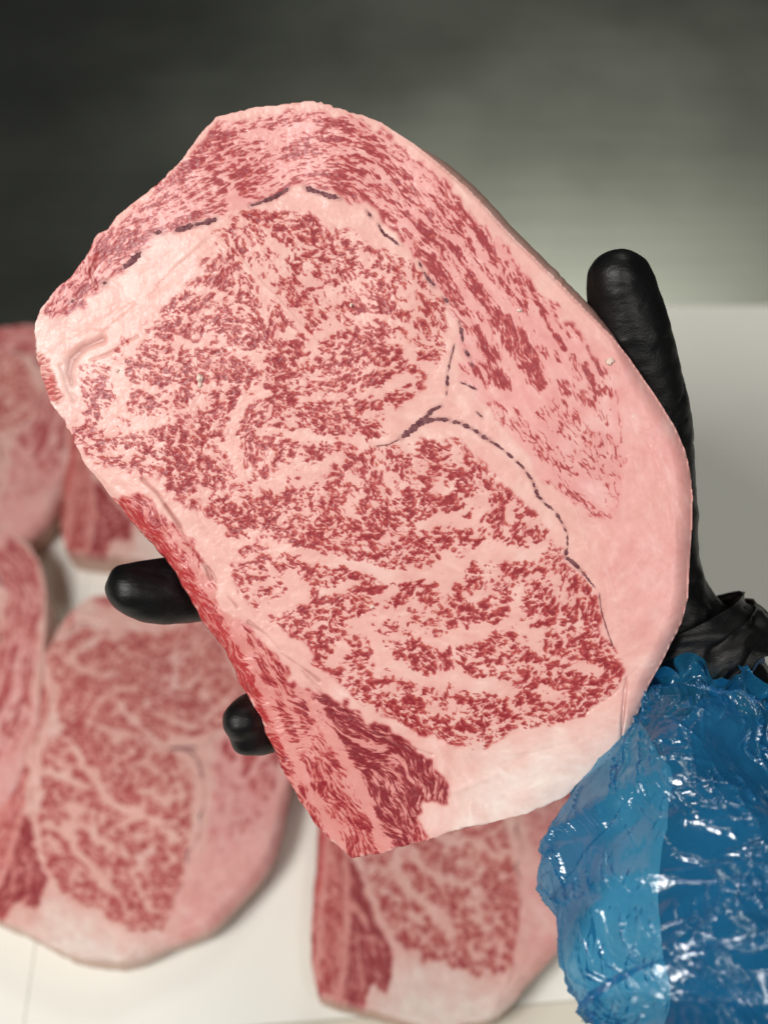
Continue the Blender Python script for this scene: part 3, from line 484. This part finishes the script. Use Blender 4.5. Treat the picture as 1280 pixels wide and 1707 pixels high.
# plane of the held slice: centre, and a slight turn of the face
SN = np.array([-.05, -.06, 1.]); SN /= np.linalg.norm(SN); S_DEPTH = 0.42
def slab_depth(px, py):
    a = (np.asarray(px, float)-640)/FPX; b = -(np.asarray(py, float)-853.5)/FPX
    a0, b0 = (610-640)/FPX, -(800-853.5)/FPX
    return S_DEPTH*(SN[0]*a0+SN[1]*b0-SN[2])/(SN[0]*a+SN[1]*b-SN[2])
SNW = SN[0]*AX+SN[1]*AY+SN[2]*AZ
S_ORG = at(610, 1000, slab_depth(610, 1000))
def held(x, y, h): return at(x, y, slab_depth(x, y))+np.asarray(h)[:, None]*SNW-S_ORG
steak = tag(empty('marbled_steak', S_ORG), 'large thick marbled beef steak held up by the black gloved hand', 'steak')
D0, H0 = build_slice(1, GRID, 0.021, held, steak, 1700)
def crumb(px, py, r, parent, seed, h=0.0):
    rng = np.random.default_rng(seed); V = []; F = []; n, m_ = 9, 7
    ax = rng.uniform(.7, 1.25, 3)
    for i in range(m_):
        th = math.pi*i/(m_-1)
        for j in range(n):
            ph = 2*math.pi*j/n; k = 1+.22*rng.standard_normal()*(0 < i < m_-1)
            V.append((r*k*ax[0]*math.sin(th)*math.cos(ph), r*k*ax[1]*math.sin(th)*math.sin(ph), r*k*.7*math.cos(th)))
    for i in range(m_-1):
        for j in range(n): F.append((i*n+j, i*n+(j+1) % n, (i+1)*n+(j+1) % n, (i+1)*n+j))
    V = np.array(V); c_ = held(np.array([px]), np.array([py]), np.array([h]))[0]
    V = V[:, :1]*AX+V[:, 1:2]*AY+V[:, 2:]*SNW+c_
    return mesh('fat_crumb', V, F, M_FAT, parent)
for i, (x, y, r, h) in enumerate([(1016, 602, .0017, -.0002), (334, 630, .0011, .0002), (333, 641, .0009, .0002), (585, 508, .0006, .0002), (1056, 694, .0008, -.0005), (620, 1012, .0006, .0001), (1050, 668, .0007, -.001), (865, 517, .0008, .0001), (195, 618, .0006, .0001)]):
    crumb(x, y, r, steak, 900+i, h)
# ---------------------------------------------------------------- slices lying on the boards
def lying_a(x, y, h):
    x = np.asarray(x, float); y = np.asarray(y, float); x2 = 610+(x-610)*(1-.04*np.sin(y/260.)); y2 = y+14*np.sin(x/190.)
    return np.stack([(x2-610)*UNIT, -(y2-800)*UNIT, .021+np.asarray(h)], 1)
def lying_b(x, y, h):                                          # a slice with a broader fat edge and narrower top
    x = np.asarray(x, float); y = np.asarray(y, float); k = sm(1050, 1420, y+.35*(x-700))
    return np.stack([(x-610+45*k+.06*(y-800)*sm(900, 300, y))*UNIT, -(y-800+95*k)*UNIT, .021+np.asarray(h)], 1)
def copy_tree(o):
    c = o.copy(); COL.objects.link(c)
    for ch in o.children:
        d = ch.copy(); COL.objects.link(d); d.parent = c
        for g_ in ch.children:
            e = g_.copy(); COL.objects.link(e); e.parent = d
    return c
protos = []
for sd, lying in ((11, lying_a), (12, lying_b)):
    r = empty('marbled_steak'); build_slice(sd, 2.7, .021, lying, r, 700, .8, False, 2.0, .12); protos.append(r)
# (which, pixel of the centre, turn clockwise in degrees, size, label)
for k, (w_, px, py, a, s, lab) in enumerate([
    (0, 240, 1288, 42, .85, 'marbled steak lying flat on the white board right below the larger black fingertip'),
    (1, 722, 1330, 29, .84, 'marbled steak on the board partly hidden behind the bottom edge of the held steak'),
    (0, -66, 778, 42, .80, 'marbled steak at the left picture edge beside the left corner of the held steak'),
    (1, -150, 1190, 42, .85, 'marbled steak cut off by the left picture edge, below the other one there'),
    (0, 297, 740, 26, .85, 'marbled steak mostly hidden behind the held steak, only its dark red corner showing')]):
    o = protos[w_] if k < 2 else copy_tree(protos[w_])
    p = ground(px, py); o.location = (p[0], p[1], .0006+.0004*k); o.rotation_euler = (0, 0, -math.radians(a)); o.scale = (s, s, 1)
    tag(o, lab, 'steak', 'steaks lying on the cutting boards')
# ---------------------------------------------------------------- boards and worktop
def board_material(name, c1, c2):
    m, nt, b = material(name)
    n = noise_node(nt, 7, 5); r = ramp(nt, n.outputs[0], [(.3, lin(c1)), (.72, lin(c2))]); nt.links.new(r.outputs[0], b.inputs['Base Color'])
    b.inputs['Roughness'].default_value = .5; b.inputs['Specular IOR Level'].default_value = .35
    n2 = noise_node(nt, 420, 3); bump(nt, b, n2.outputs[0], .12, .0008); return m
M_BOARD = board_material('white_plastic', (238, 238, 229), (244, 244, 237)); M_BOARD2 = board_material('cream_plastic', (214, 208, 192), (224, 218, 204))
def slab(name, corners, z0, z1, mat, bev=.0006):
    c = np.array(corners, float); n = len(c); ctr = c.mean(0); V = []
    prof = [(0, z0), (0, z1-bev), (bev*.3, z1-bev*.3), (bev, z1)]
    for ins_, z in prof:
        d = c-ctr; L = np.linalg.norm(d, axis=1)[:, None]
        for q in c-d/L*ins_*1.4: V.append((q[0], q[1], z))
    F = [tuple(range(n))[::-1]]
    for i in range(len(prof)-1):
        for j in range(n): F.append((i*n+j, i*n+(j+1) % n, (i+1)*n+(j+1) % n, (i+1)*n+j))
    F.append(tuple((len(prof)-1)*n+j for j in range(n)))
    return mesh(name, V, F, mat, None, smooth=False)
far = float(ground(1200, 508)[1]); sA = ground(54, 1610); sB = ground(40, 1707); dx = (sB[0]-sA[0])/(sB[1]-sA[1])
sx = lambda y: sA[0]+dx*(y-sA[1])
nA = ground(696, 1688); nB = ground(1000, 1664); sl_ = (nB[1]-nA[1])/(nB[0]-nA[0]); ny = lambda x: nA[1]+sl_*(x-nA[0])
g2 = .0001; far2 = float(ground(30, 553)[1])
tag(slab('cutting_board', [(sx(ny(-.16))+g2, ny(-.16)), (.75, ny(.75)), (.75, far), (sx(far)+g2, far)], -.02, 0, M_BOARD), 'white plastic cutting board under the lying steaks', 'cutting board', 'plastic boards on the worktop')
tag(slab('cutting_board', [(-.85, -.1), (sx(-.1)-g2, -.1), (sx(far2)-g2, far2), (-.85, far2)], -.02, -.0003, M_BOARD), 'white plastic board left of the thin seam, under the leftmost steaks', 'cutting board', 'plastic boards on the worktop')
tag(slab('cutting_board', [(sx(-.1)+g2, -.1), (.75, -.1), (.75, ny(.75)-.0003), (sx(ny(-.16))+g2, ny(-.16)-.0003)], -.02, -.0008, M_BOARD2), 'cream plastic board along the bottom edge of the picture beside the blue sleeve', 'cutting board', 'plastic boards on the worktop')
def steel_material():
    m, nt, b = material('brushed_steel'); b.inputs['Metallic'].default_value = 1.
    tc = node(nt, 'ShaderNodeTexCoord'); mp = node(nt, 'ShaderNodeMapping'); mp.inputs['Scale'].default_value = (1.2, 60, 1); nt.links.new(tc.outputs['Object'], mp.inputs[0])
    n = node(nt, 'ShaderNodeTexNoise'); n.inputs['Scale'].default_value = 3; n.inputs['Detail'].default_value = 6; nt.links.new(mp.outputs[0], n.inputs['Vector'])
    n2 = noise_node(nt, 5, 5)
    r = ramp(nt, n2.outputs[0], [(.3, (.30, .31, .285)), (.7, (.38, .39, .36))]); nt.links.new(r.outputs[0], b.inputs['Base Color'])
    r2 = ramp(nt, n2.outputs[0], [(.3, (.28,)*3), (.7, (.36,)*3)]); nt.links.new(r2.outputs[0], b.inputs['Roughness'])
    mx = node(nt, 'ShaderNodeMixRGB', blend_type='MULTIPLY'); mx.inputs[0].default_value = .22; nt.links.new(r.outputs[0], mx.inputs[1])
    r3 = ramp(nt, n.outputs[0], [(.35, (.55,)*3), (.65, (1.,)*3)]); nt.links.new(r3.outputs[0], mx.inputs[2]); nt.links.new(mx.outputs[0], b.inputs['Base Color'])
    bump(nt, b, n.outputs[0], .05, .001); return m
M_STEEL = steel_material()
WY = float(ground(640, -60, -.0206)[1])
wt = mesh('worktop', [(-3, -1, -.0206), (3, -1, -.0206), (3, WY, -.0206), (-3, WY, -.0206)], [(0, 1, 2, 3)], M_STEEL, smooth=False); tag(wt, kind='structure')
def floor_material():
    m, nt, b = material('dark_floor'); n = noise_node(nt, 6, 4); r = ramp(nt, n.outputs[0], [(.3, (.012, .011, .010)), (.7, (.022, .020, .018))])
    nt.links.new(r.outputs[0], b.inputs['Base Color']); b.inputs['Roughness'].default_value = .6; return m
fl = mesh('floor', [(-4, -2, -.9), (4, -2, -.9), (4, 6, -.9), (-4, 6, -.9)], [(0, 1, 2, 3)], floor_material(), smooth=False); tag(fl, kind='structure')

# ---------------------------------------------------------------- the person's arm: glove, undersleeve, plastic sleeve
PB = at(1150, 1130, .455)
person = tag(empty('person', PB), "person's black gloved hand and blue plastic sleeved arm holding up the large steak", 'person')
def chain(paths):
    """closed tapering tubes as one soup, later fused into one skin; path points (x, y, z, radius)"""
    V = []; F = []; n = 20
    for P in paths:
        P = np.array(P, float); L = np.concatenate([[0], np.cumsum(np.linalg.norm(np.diff(P[:, :3], axis=0), axis=1))])
        m_ = max(8, int(L[-1]/.004)); t = np.linspace(0, L[-1], m_)
        # smooth path through the joints
        q = np.stack([np.interp(t, L, P[:, k]) for k in range(4)], 1)
        for _ in range(3): q[1:-1] = .25*q[:-2]+.5*q[1:-1]+.25*q[2:]
        tan = np.gradient(q[:, :3], axis=0); tan /= np.linalg.norm(tan, axis=1)[:, None]
        caps = [math.cos(a) for a in (math.radians(80), math.radians(55), math.radians(28))]
        rows = []
        for a in (84, 60, 32): rows.append((q[0, :3]-tan[0]*q[0, 3]*math.sin(math.radians(a)), tan[0], q[0, 3]*math.cos(math.radians(a))))
        rows += [(q[i, :3], tan[i], q[i, 3]) for i in range(m_)]
        for a in (32, 60, 84): rows.append((q[-1, :3]+tan[-1]*q[-1, 3]*math.sin(math.radians(a)), tan[-1], q[-1, 3]*math.cos(math.radians(a))))
        b0 = len(V)
        for c_, tg, r in rows:
            u = np.cross(tg, AZ); u /= np.linalg.norm(u)+1e-9; v = np.cross(tg, u)
            for k in range(n):
                a = 2*math.pi*k/n; V.append(c_+r*(math.cos(a)*u+math.sin(a)*v))
        for i in range(len(rows)-1):
            for k in range(n): F.append((b0+i*n+k, b0+i*n+(k+1) % n, b0+(i+1)*n+(k+1) % n, b0+(i+1)*n+k))
        F.append(tuple(b0+k for k in range(n))[::-1]); F.append(tuple(b0+(len(rows)-1)*n+k for k in range(n)))
    return np.array(V), F
def fuse(name, V, F, mat, parent, vox, smooth_n):
    o = mesh(name, V, F, mat, None)
    r = o.modifiers.new('r', 'REMESH'); r.mode = 'VOXEL'; r.voxel_size = vox; r.use_smooth_shade = True
    s = o.modifiers.new('s', 'SMOOTH'); s.factor = .5; s.iterations = smooth_n
    dg = bpy.context.evaluated_depsgraph_get(); me = bpy.data.meshes.new_from_object(o.evaluated_get(dg)); old = o.data
    o.modifiers.clear(); o.data = me; me.name = name; bpy.data.meshes.remove(old); o.parent = parent
    if not me.materials: me.materials.append(mat)
    return o
def hp(px, py, back, r):
    """a joint of the hand: seen at a pixel, so far behind the face of the slice, radius in m"""
    p = at(px, py, float(slab_depth(px, py))+back)-PB; return (p[0], p[1], p[2], r)
def ap(px, py, depth, r):
    p = at(px, py, depth)-PB; return (p[0], p[1], p[2], r)
hand = [
 [hp(1034, 474, .012, .0110), hp(1044, 520, .014, .0122), hp(1062, 575, .017, .0120), hp(1080, 640, .020, .0112), hp(1094, 715, .025, .0116), hp(1100, 800, .028, .0118), hp(1104, 900, .030, .0120), hp(1106, 990, .032, .0122), ap(1130, 1080, .456, .020)],      # thumb
 [hp(425, 470, .033, .0080), hp(540, 540, .034, .0088), hp(700, 640, .036, .0096), hp(905, 770, .040, .0115), hp(1040, 930, .042, .0135), ap(1130, 1080, .460, .020)],
 [hp(255, 790, .031, .0082), hp(400, 800, .033, .0090), hp(610, 830, .036, .0098), hp(880, 860, .040, .0118), hp(1030, 980, .043, .0140), ap(1130, 1090, .460, .021)],
 [hp(222, 984, .010, .0092), hp(250, 988, .015, .0110), hp(300, 994, .022, .0096), hp(390, 980, .032, .0092), hp(600, 960, .036, .0098), hp(865, 955, .040, .0118), hp(1030, 1020, .043, .0140), ap(1130, 1095, .460, .021)],
 [hp(402, 1203, .004, .0068), hp(424, 1200, .012, .0092), hp(455, 1192, .026, .0088), hp(535, 1165, .032, .0086), hp(690, 1115, .036, .0090), hp(885, 1045, .040, .0112), hp(1040, 1060, .043, .0140), ap(1130, 1105, .460, .021)],
 [hp(240, 966, .012, .0066), hp(285, 965, .018, .0072)], [hp(410, 1234, .007, .0056), hp(432, 1226, .013, .0072), hp(460, 1210, .024, .008)], [hp(1030, 462, .008, .0088), hp(1052, 560, .013, .0092)],
 [hp(1000, 860, .042, .012), hp(1010, 960, .045, .014), hp(1060, 1040, .045, .016)],
 [ap(1110, 1050, .456, .0205), ap(1150, 1120, .456, .0215), ap(1200, 1200, .452, .0235)],
]
def glove_material():
    m, nt, b = material('black_nitrile')
    b.inputs['Base Color'].default_value = (.003, .003, .0034, 1); b.inputs['Specular IOR Level'].default_value = .36
    n = noise_node(nt, 90, 5, .6); r = ramp(nt, n.outputs[0], [(.3, (.38,)*3), (.7, (.54,)*3)]); nt.links.new(r.outputs[0], b.inputs['Roughness'])
    n2 = noise_node(nt, 1500, 3, .6)
    tc = node(nt, 'ShaderNodeTexCoord'); mp = node(nt, 'ShaderNodeMapping'); mp.inputs['Rotation'].default_value = (.3, .2, .9); mp.inputs['Scale'].default_value = (60, 260, 120)
    nt.links.new(tc.outputs['Object'], mp.inputs[0]); n3 = node(nt, 'ShaderNodeTexNoise'); n3.inputs['Scale'].default_value = 1.; n3.inputs['Detail'].default_value = 4; nt.links.new(mp.outputs[0], n3.inputs['Vector'])
    ad = node(nt, 'ShaderNodeMath', operation='MULTIPLY_ADD'); nt.links.new(n2.outputs[0], ad.inputs[0]); ad.inputs[1].default_value = .18; nt.links.new(n3.outputs[0], ad.inputs[2])
    bump(nt, b, ad.outputs[0], .5, .0012); return m
M_GLOVE = glove_material()
glove = fuse('glove', *chain(hand), M_GLOVE, person, .0014, 6)
def displace(o, fn):
    me = o.data; n = len(me.vertices); co = np.empty(n*3, np.float32); me.vertices.foreach_get('co', co); no = np.empty(n*3, np.float32); me.vertices.foreach_get('normal', no)
    co = co.reshape(-1, 3); no = no.reshape(-1, 3); co = co+no*fn(co.astype(float))[:, None]; me.vertices.foreach_set('co', co.astype(np.float32).ravel()); me.update()
def fourier(seed, k0, n=40, aniso=(1, 1, 1)):
    rng = np.random.default_rng(seed); K = rng.standard_normal((n, 3))*k0*np.array(aniso); ph = rng.uniform(0, 6.28, n)
    return lambda P: np.sin(P@K.T+ph).sum(1)/math.sqrt(n/2.)
f1, f2, f3, f4 = fourier(1, 120), fourier(2, 420), fourier(3, 260), fourier(4, 300, 40, (1.2, .5, 1.))
WR = hp(1130, 1050, .03, 0)[:3]
def glove_relief(P):
    d = np.linalg.norm(P-np.array(WR), axis=1); near = np.exp(-(d/.035)**2)
    along = (P@AY)*520+(P@AX)*180
    cr = np.clip(1-np.abs(f4(P))/.22, 0, 1)**2*np.clip(f1(P)+.3, 0, 1.2)
    return .00032*f1(P)+.00010*f2(P)-.00042*cr+near*(.0005*np.sin(along+1.3*f1(P))*np.clip(.6+.5*f3(P), 0, 1.5)+.0003*f3(P))
displace(glove, glove_relief)
# loose cuff of the glove, gathered round the wrist
def ring_tube(name, axis, nu, mat, fn, parent):
    """open skin round an axis; axis rows (x,y,z, r_side, r_depth); fn(u,v)->radial offset"""
    A = np.array(axis, float); nv = fn['nv']; t = np.linspace(0, len(A)-1, nv)
    q = np.stack([np.interp(t, np.arange(len(A)), A[:, k]) for k in range(5)], 1)
    for _ in range(int(nv*.25)): q[1:-1] = .25*q[:-2]+.5*q[1:-1]+.25*q[2:]
    tan = np.gradient(q[:, :3], axis=0); tan /= np.linalg.norm(tan, axis=1)[:, None]
    side = np.cross(tan, AZ); side /= np.linalg.norm(side, axis=1)[:, None]; dep = np.cross(side, tan)
    u = np.linspace(0, 2*math.pi, nu, endpoint=False)
    U, Vv = np.meshgrid(u, np.linspace(0, 1, nv)); off = fn['off'](U, Vv)
    x = np.cos(U)*(q[:, 3:4]+off); z = np.sin(U)*(q[:, 4:5]+off)
    P = q[:, None, :3]+x[..., None]*side[:, None]+z[..., None]*dep[:, None]+fn['slide'](U, Vv)[..., None]*tan[:, None]
    a = np.arange(nu); b = np.roll(a, -1); F = np.concatenate([np.stack([i*nu+a, i*nu+b, (i+1)*nu+b, (i+1)*nu+a], 1) for i in range(nv-1)])
    return mesh(name, P.reshape(-1, 3), F, mat, parent)
def grid_noise(seed, nu, nv, s, aniso=None):
    rng = np.random.default_rng(seed); n = rng.standard_normal((nv, nu))
    if aniso: su, sv = aniso
    else: su = sv = s
    k = np.fft.fft2(n)*np.exp(-2*(math.pi*np.fft.fftfreq(nu)*su)**2)[None]*np.exp(-2*(math.pi*np.fft.fftfreq(nv)*sv)**2)[:, None]
    return nrm(np.real(np.fft.ifft2(k)))
def cuff():
    nu, nv = 200, 70; a = grid_noise(5, nu, nv, 0, (3, 6)); b = grid_noise(6, nu, nv, 0, (8, 3)); c_ = grid_noise(7, nu, nv, 3)
    e = grid_noise(8, nu, nv, 4)[0]
    off = lambda U, V: .0006*a*(.3+.9*V)+.0006*b*(1-V)+.0003*c_
    ring_tube('cuff', [ap(1122, 1040, .455, .0250)+(.0235,), ap(1140, 1078, .455, .0262)+(.0240,), ap(1165, 1110, .455, .0285)+(.025,), ap(1178, 1130, .455, .0275)+(.025,)], nu, M_GLOVE, dict(nv=nv, off=off, slide=lambda U, V: .002*e[None]*V), glove)
cuff()
def cloth_material():
    m, nt, b = material('dark_sleeve_cloth'); n = noise_node(nt, 60, 4); r = ramp(nt, n.outputs[0], [(.3, (.016, .05, .11)), (.7, (.04, .10, .19))])
    nt.links.new(r.outputs[0], b.inputs['Base Color']); b.inputs['Roughness'].default_value = .7; n2 = noise_node(nt, 900, 2); bump(nt, b, n2.outputs[0], .4, .001); return m
M_CLOTH = cloth_material()
def under():
    nu, nv = 120, 150; a = grid_noise(15, nu, nv, 0, (10, 4)); b = grid_noise(16, nu, nv, 0, (12, 5.5))
    ring_tube('sleeve', [ap(1160, 1095, .455, .0225)+(.0205,), ap(1190, 1180, .447, .0205)+(.020,), ap(1212, 1330, .434, .0225)+(.021,), ap(1222, 1500, .416, .0250)+(.021,), ap(1262, 1680, .397, .0245)+(.022,), ap(1285, 1860, .377, .027)+(.024,), ap(1280, 2150, .345, .032)+(.029,), ap(1270, 2500, .312, .034)+(.031,)], nu, M_CLOTH, dict(nv=nv, off=lambda U, V: (.0009*a+.0030*np.clip(b, -1.6, 1.6))*np.clip(V*4, .2, 1), slide=lambda U, V: 0*U), person)
under()
def film_material():
    m = bpy.data.materials.new('blue_plastic_film'); m.use_nodes = True; nt = m.node_tree; nt.nodes.clear()
    out = node(nt, 'ShaderNodeOutputMaterial'); tr = node(nt, 'ShaderNodeBsdfTransparent'); tl = node(nt, 'ShaderNodeBsdfTranslucent'); df = node(nt, 'ShaderNodeBsdfDiffuse'); gl = node(nt, 'ShaderNodeBsdfGlossy')
    n = noise_node(nt, 45, 4)
    rc = ramp(nt, n.outputs[0], [(.3, (.30, .68, .88)), (.7, (.52, .83, .95))]); nt.links.new(rc.outputs[0], tr.inputs[0])
    for s_ in (tl, df): s_.inputs[0].default_value = (.03, .34, .66, 1)
    gl.inputs[0].default_value = (1, 1, 1, 1); gl.inputs['Roughness'].default_value = .14
    n2 = noise_node(nt, 240, 5, .6); bp = node(nt, 'ShaderNodeBump'); bp.inputs['Strength'].default_value = .12; bp.inputs['Distance'].default_value = .002; nt.links.new(n2.outputs[0], bp.inputs['Height'])
    for s_ in (gl, df): nt.links.new(bp.outputs[0], s_.inputs['Normal'])
    m1 = node(nt, 'ShaderNodeMixShader'); m1.inputs[0].default_value = .5; nt.links.new(tl.outputs[0], m1.inputs[1]); nt.links.new(df.outputs[0], m1.inputs[2])
    m2 = node(nt, 'ShaderNodeMixShader'); m2.inputs[0].default_value = .40; nt.links.new(tr.outputs[0], m2.inputs[1]); nt.links.new(m1.outputs[0], m2.inputs[2])
    lw = node(nt, 'ShaderNodeLayerWeight'); fr = node(nt, 'ShaderNodeMath', operation='POWER'); nt.links.new(lw.outputs['Facing'], fr.inputs[0]); fr.inputs[1].default_value = 4.
    mu = node(nt, 'ShaderNodeMath', operation='MULTIPLY_ADD'); nt.links.new(fr.outputs[0], mu.inputs[0]); mu.inputs[1].default_value = .22; mu.inputs[2].default_value = .065
    fr = mu
    m3 = node(nt, 'ShaderNodeMixShader'); nt.links.new(fr.outputs[0], m3.inputs[0]); nt.links.new(m2.outputs[0], m3.inputs[1]); nt.links.new(gl.outputs[0], m3.inputs[2])
    nt.links.new(m3.outputs[0], out.inputs[0]); return m
M_FILM = film_material()
def film():
    nu, nv = 560, 680
    ridge = lambda n, w_: np.clip(1-np.abs(n)/w_, 0, 1)**1.5
    a1 = grid_noise(21, nu, nv, 0, (7, 26)); a2 = grid_noise(22, nu, nv, 0, (4, 14)); a3 = grid_noise(23, nu, nv, 0, (16, 8)); a4 = grid_noise(24, nu, nv, 26); a5 = grid_noise(25, nu, nv, 9); a6 = grid_noise(26, nu, nv, 0, (2.2, 7))
    # shear the crinkles so that the folds run obliquely
    for arr, k in ((a1, .45), (a2, .35), (a6, .4)):
        for j in range(nv): arr[j] = np.roll(arr[j], int(k*j*.5))
    v = np.linspace(0, 1, nv)[:, None]
    fr = grid_noise(27, nu, nv, 4); fr2 = grid_noise(28, nu, nv, 9)
    mask = np.clip(.5+.6*a4, .1, 1.4)
    patch = np.clip(.35+.8*a5+.4*a4, 0, 1.3)
    a7 = grid_noise(31, nu, nv, 0, (1.6, 9)); a8 = grid_noise(32, nu, nv, 0, (3.0, 30)); a9 = grid_noise(33, nu, nv, 14)
    for arr, k in ((a7, .5), (a8, .6)):
        for j_ in range(nv): arr[j_] = np.roll(arr[j_], int(k*j_*.5))
    off0 = .0011*ridge(a1, .22)*mask+.0017*ridge(a8, .22)*np.clip(a9+.9, 0, 1.3)+.0005*ridge(a2, .25)*patch+.0010*ridge(a3, .25)*np.clip(a4, 0, 1)+.0030*a4*np.clip(v*5, .15, 1)+.0006*a5+.00012*a6*patch+.00018*ridge(a7, .45)*np.clip(a9+.3, 0, 1)
    gather = np.exp(-((v-.045)/.02)**2)
    off = off0*np.clip(.35+v*6, 0, 1)-.004*gather+.004*fr*np.clip(1-v/.04, 0, 1)
    sl = (.0055*fr2[0]+.0025*fr[0])[None]*np.clip(1-v/.08, 0, 1)
    ring_tube('plastic_sleeve', [ap(1182, 1168, .445, .0262)+(.027,), ap(1176, 1215, .440, .0270)+(.028,), ap(1160, 1285, .431, .0300)+(.032,), ap(1160, 1400, .418, .0440)+(.036,), ap(1165, 1480, .408, .0435)+(.036,), ap(1175, 1570, .399, .0415)+(.036,), ap(1203, 1650, .391, .0375)+(.037,), ap(1218, 1740, .382, .036)+(.038,), ap(1228, 1880, .368, .041)+(.039,), ap(1245, 2170, .338, .041)+(.039,), ap(1260, 2520, .305, .042)+(.040,)], nu, M_FILM, dict(nv=nv, off=lambda U, V: off, slide=lambda U, V: sl), person)
film()
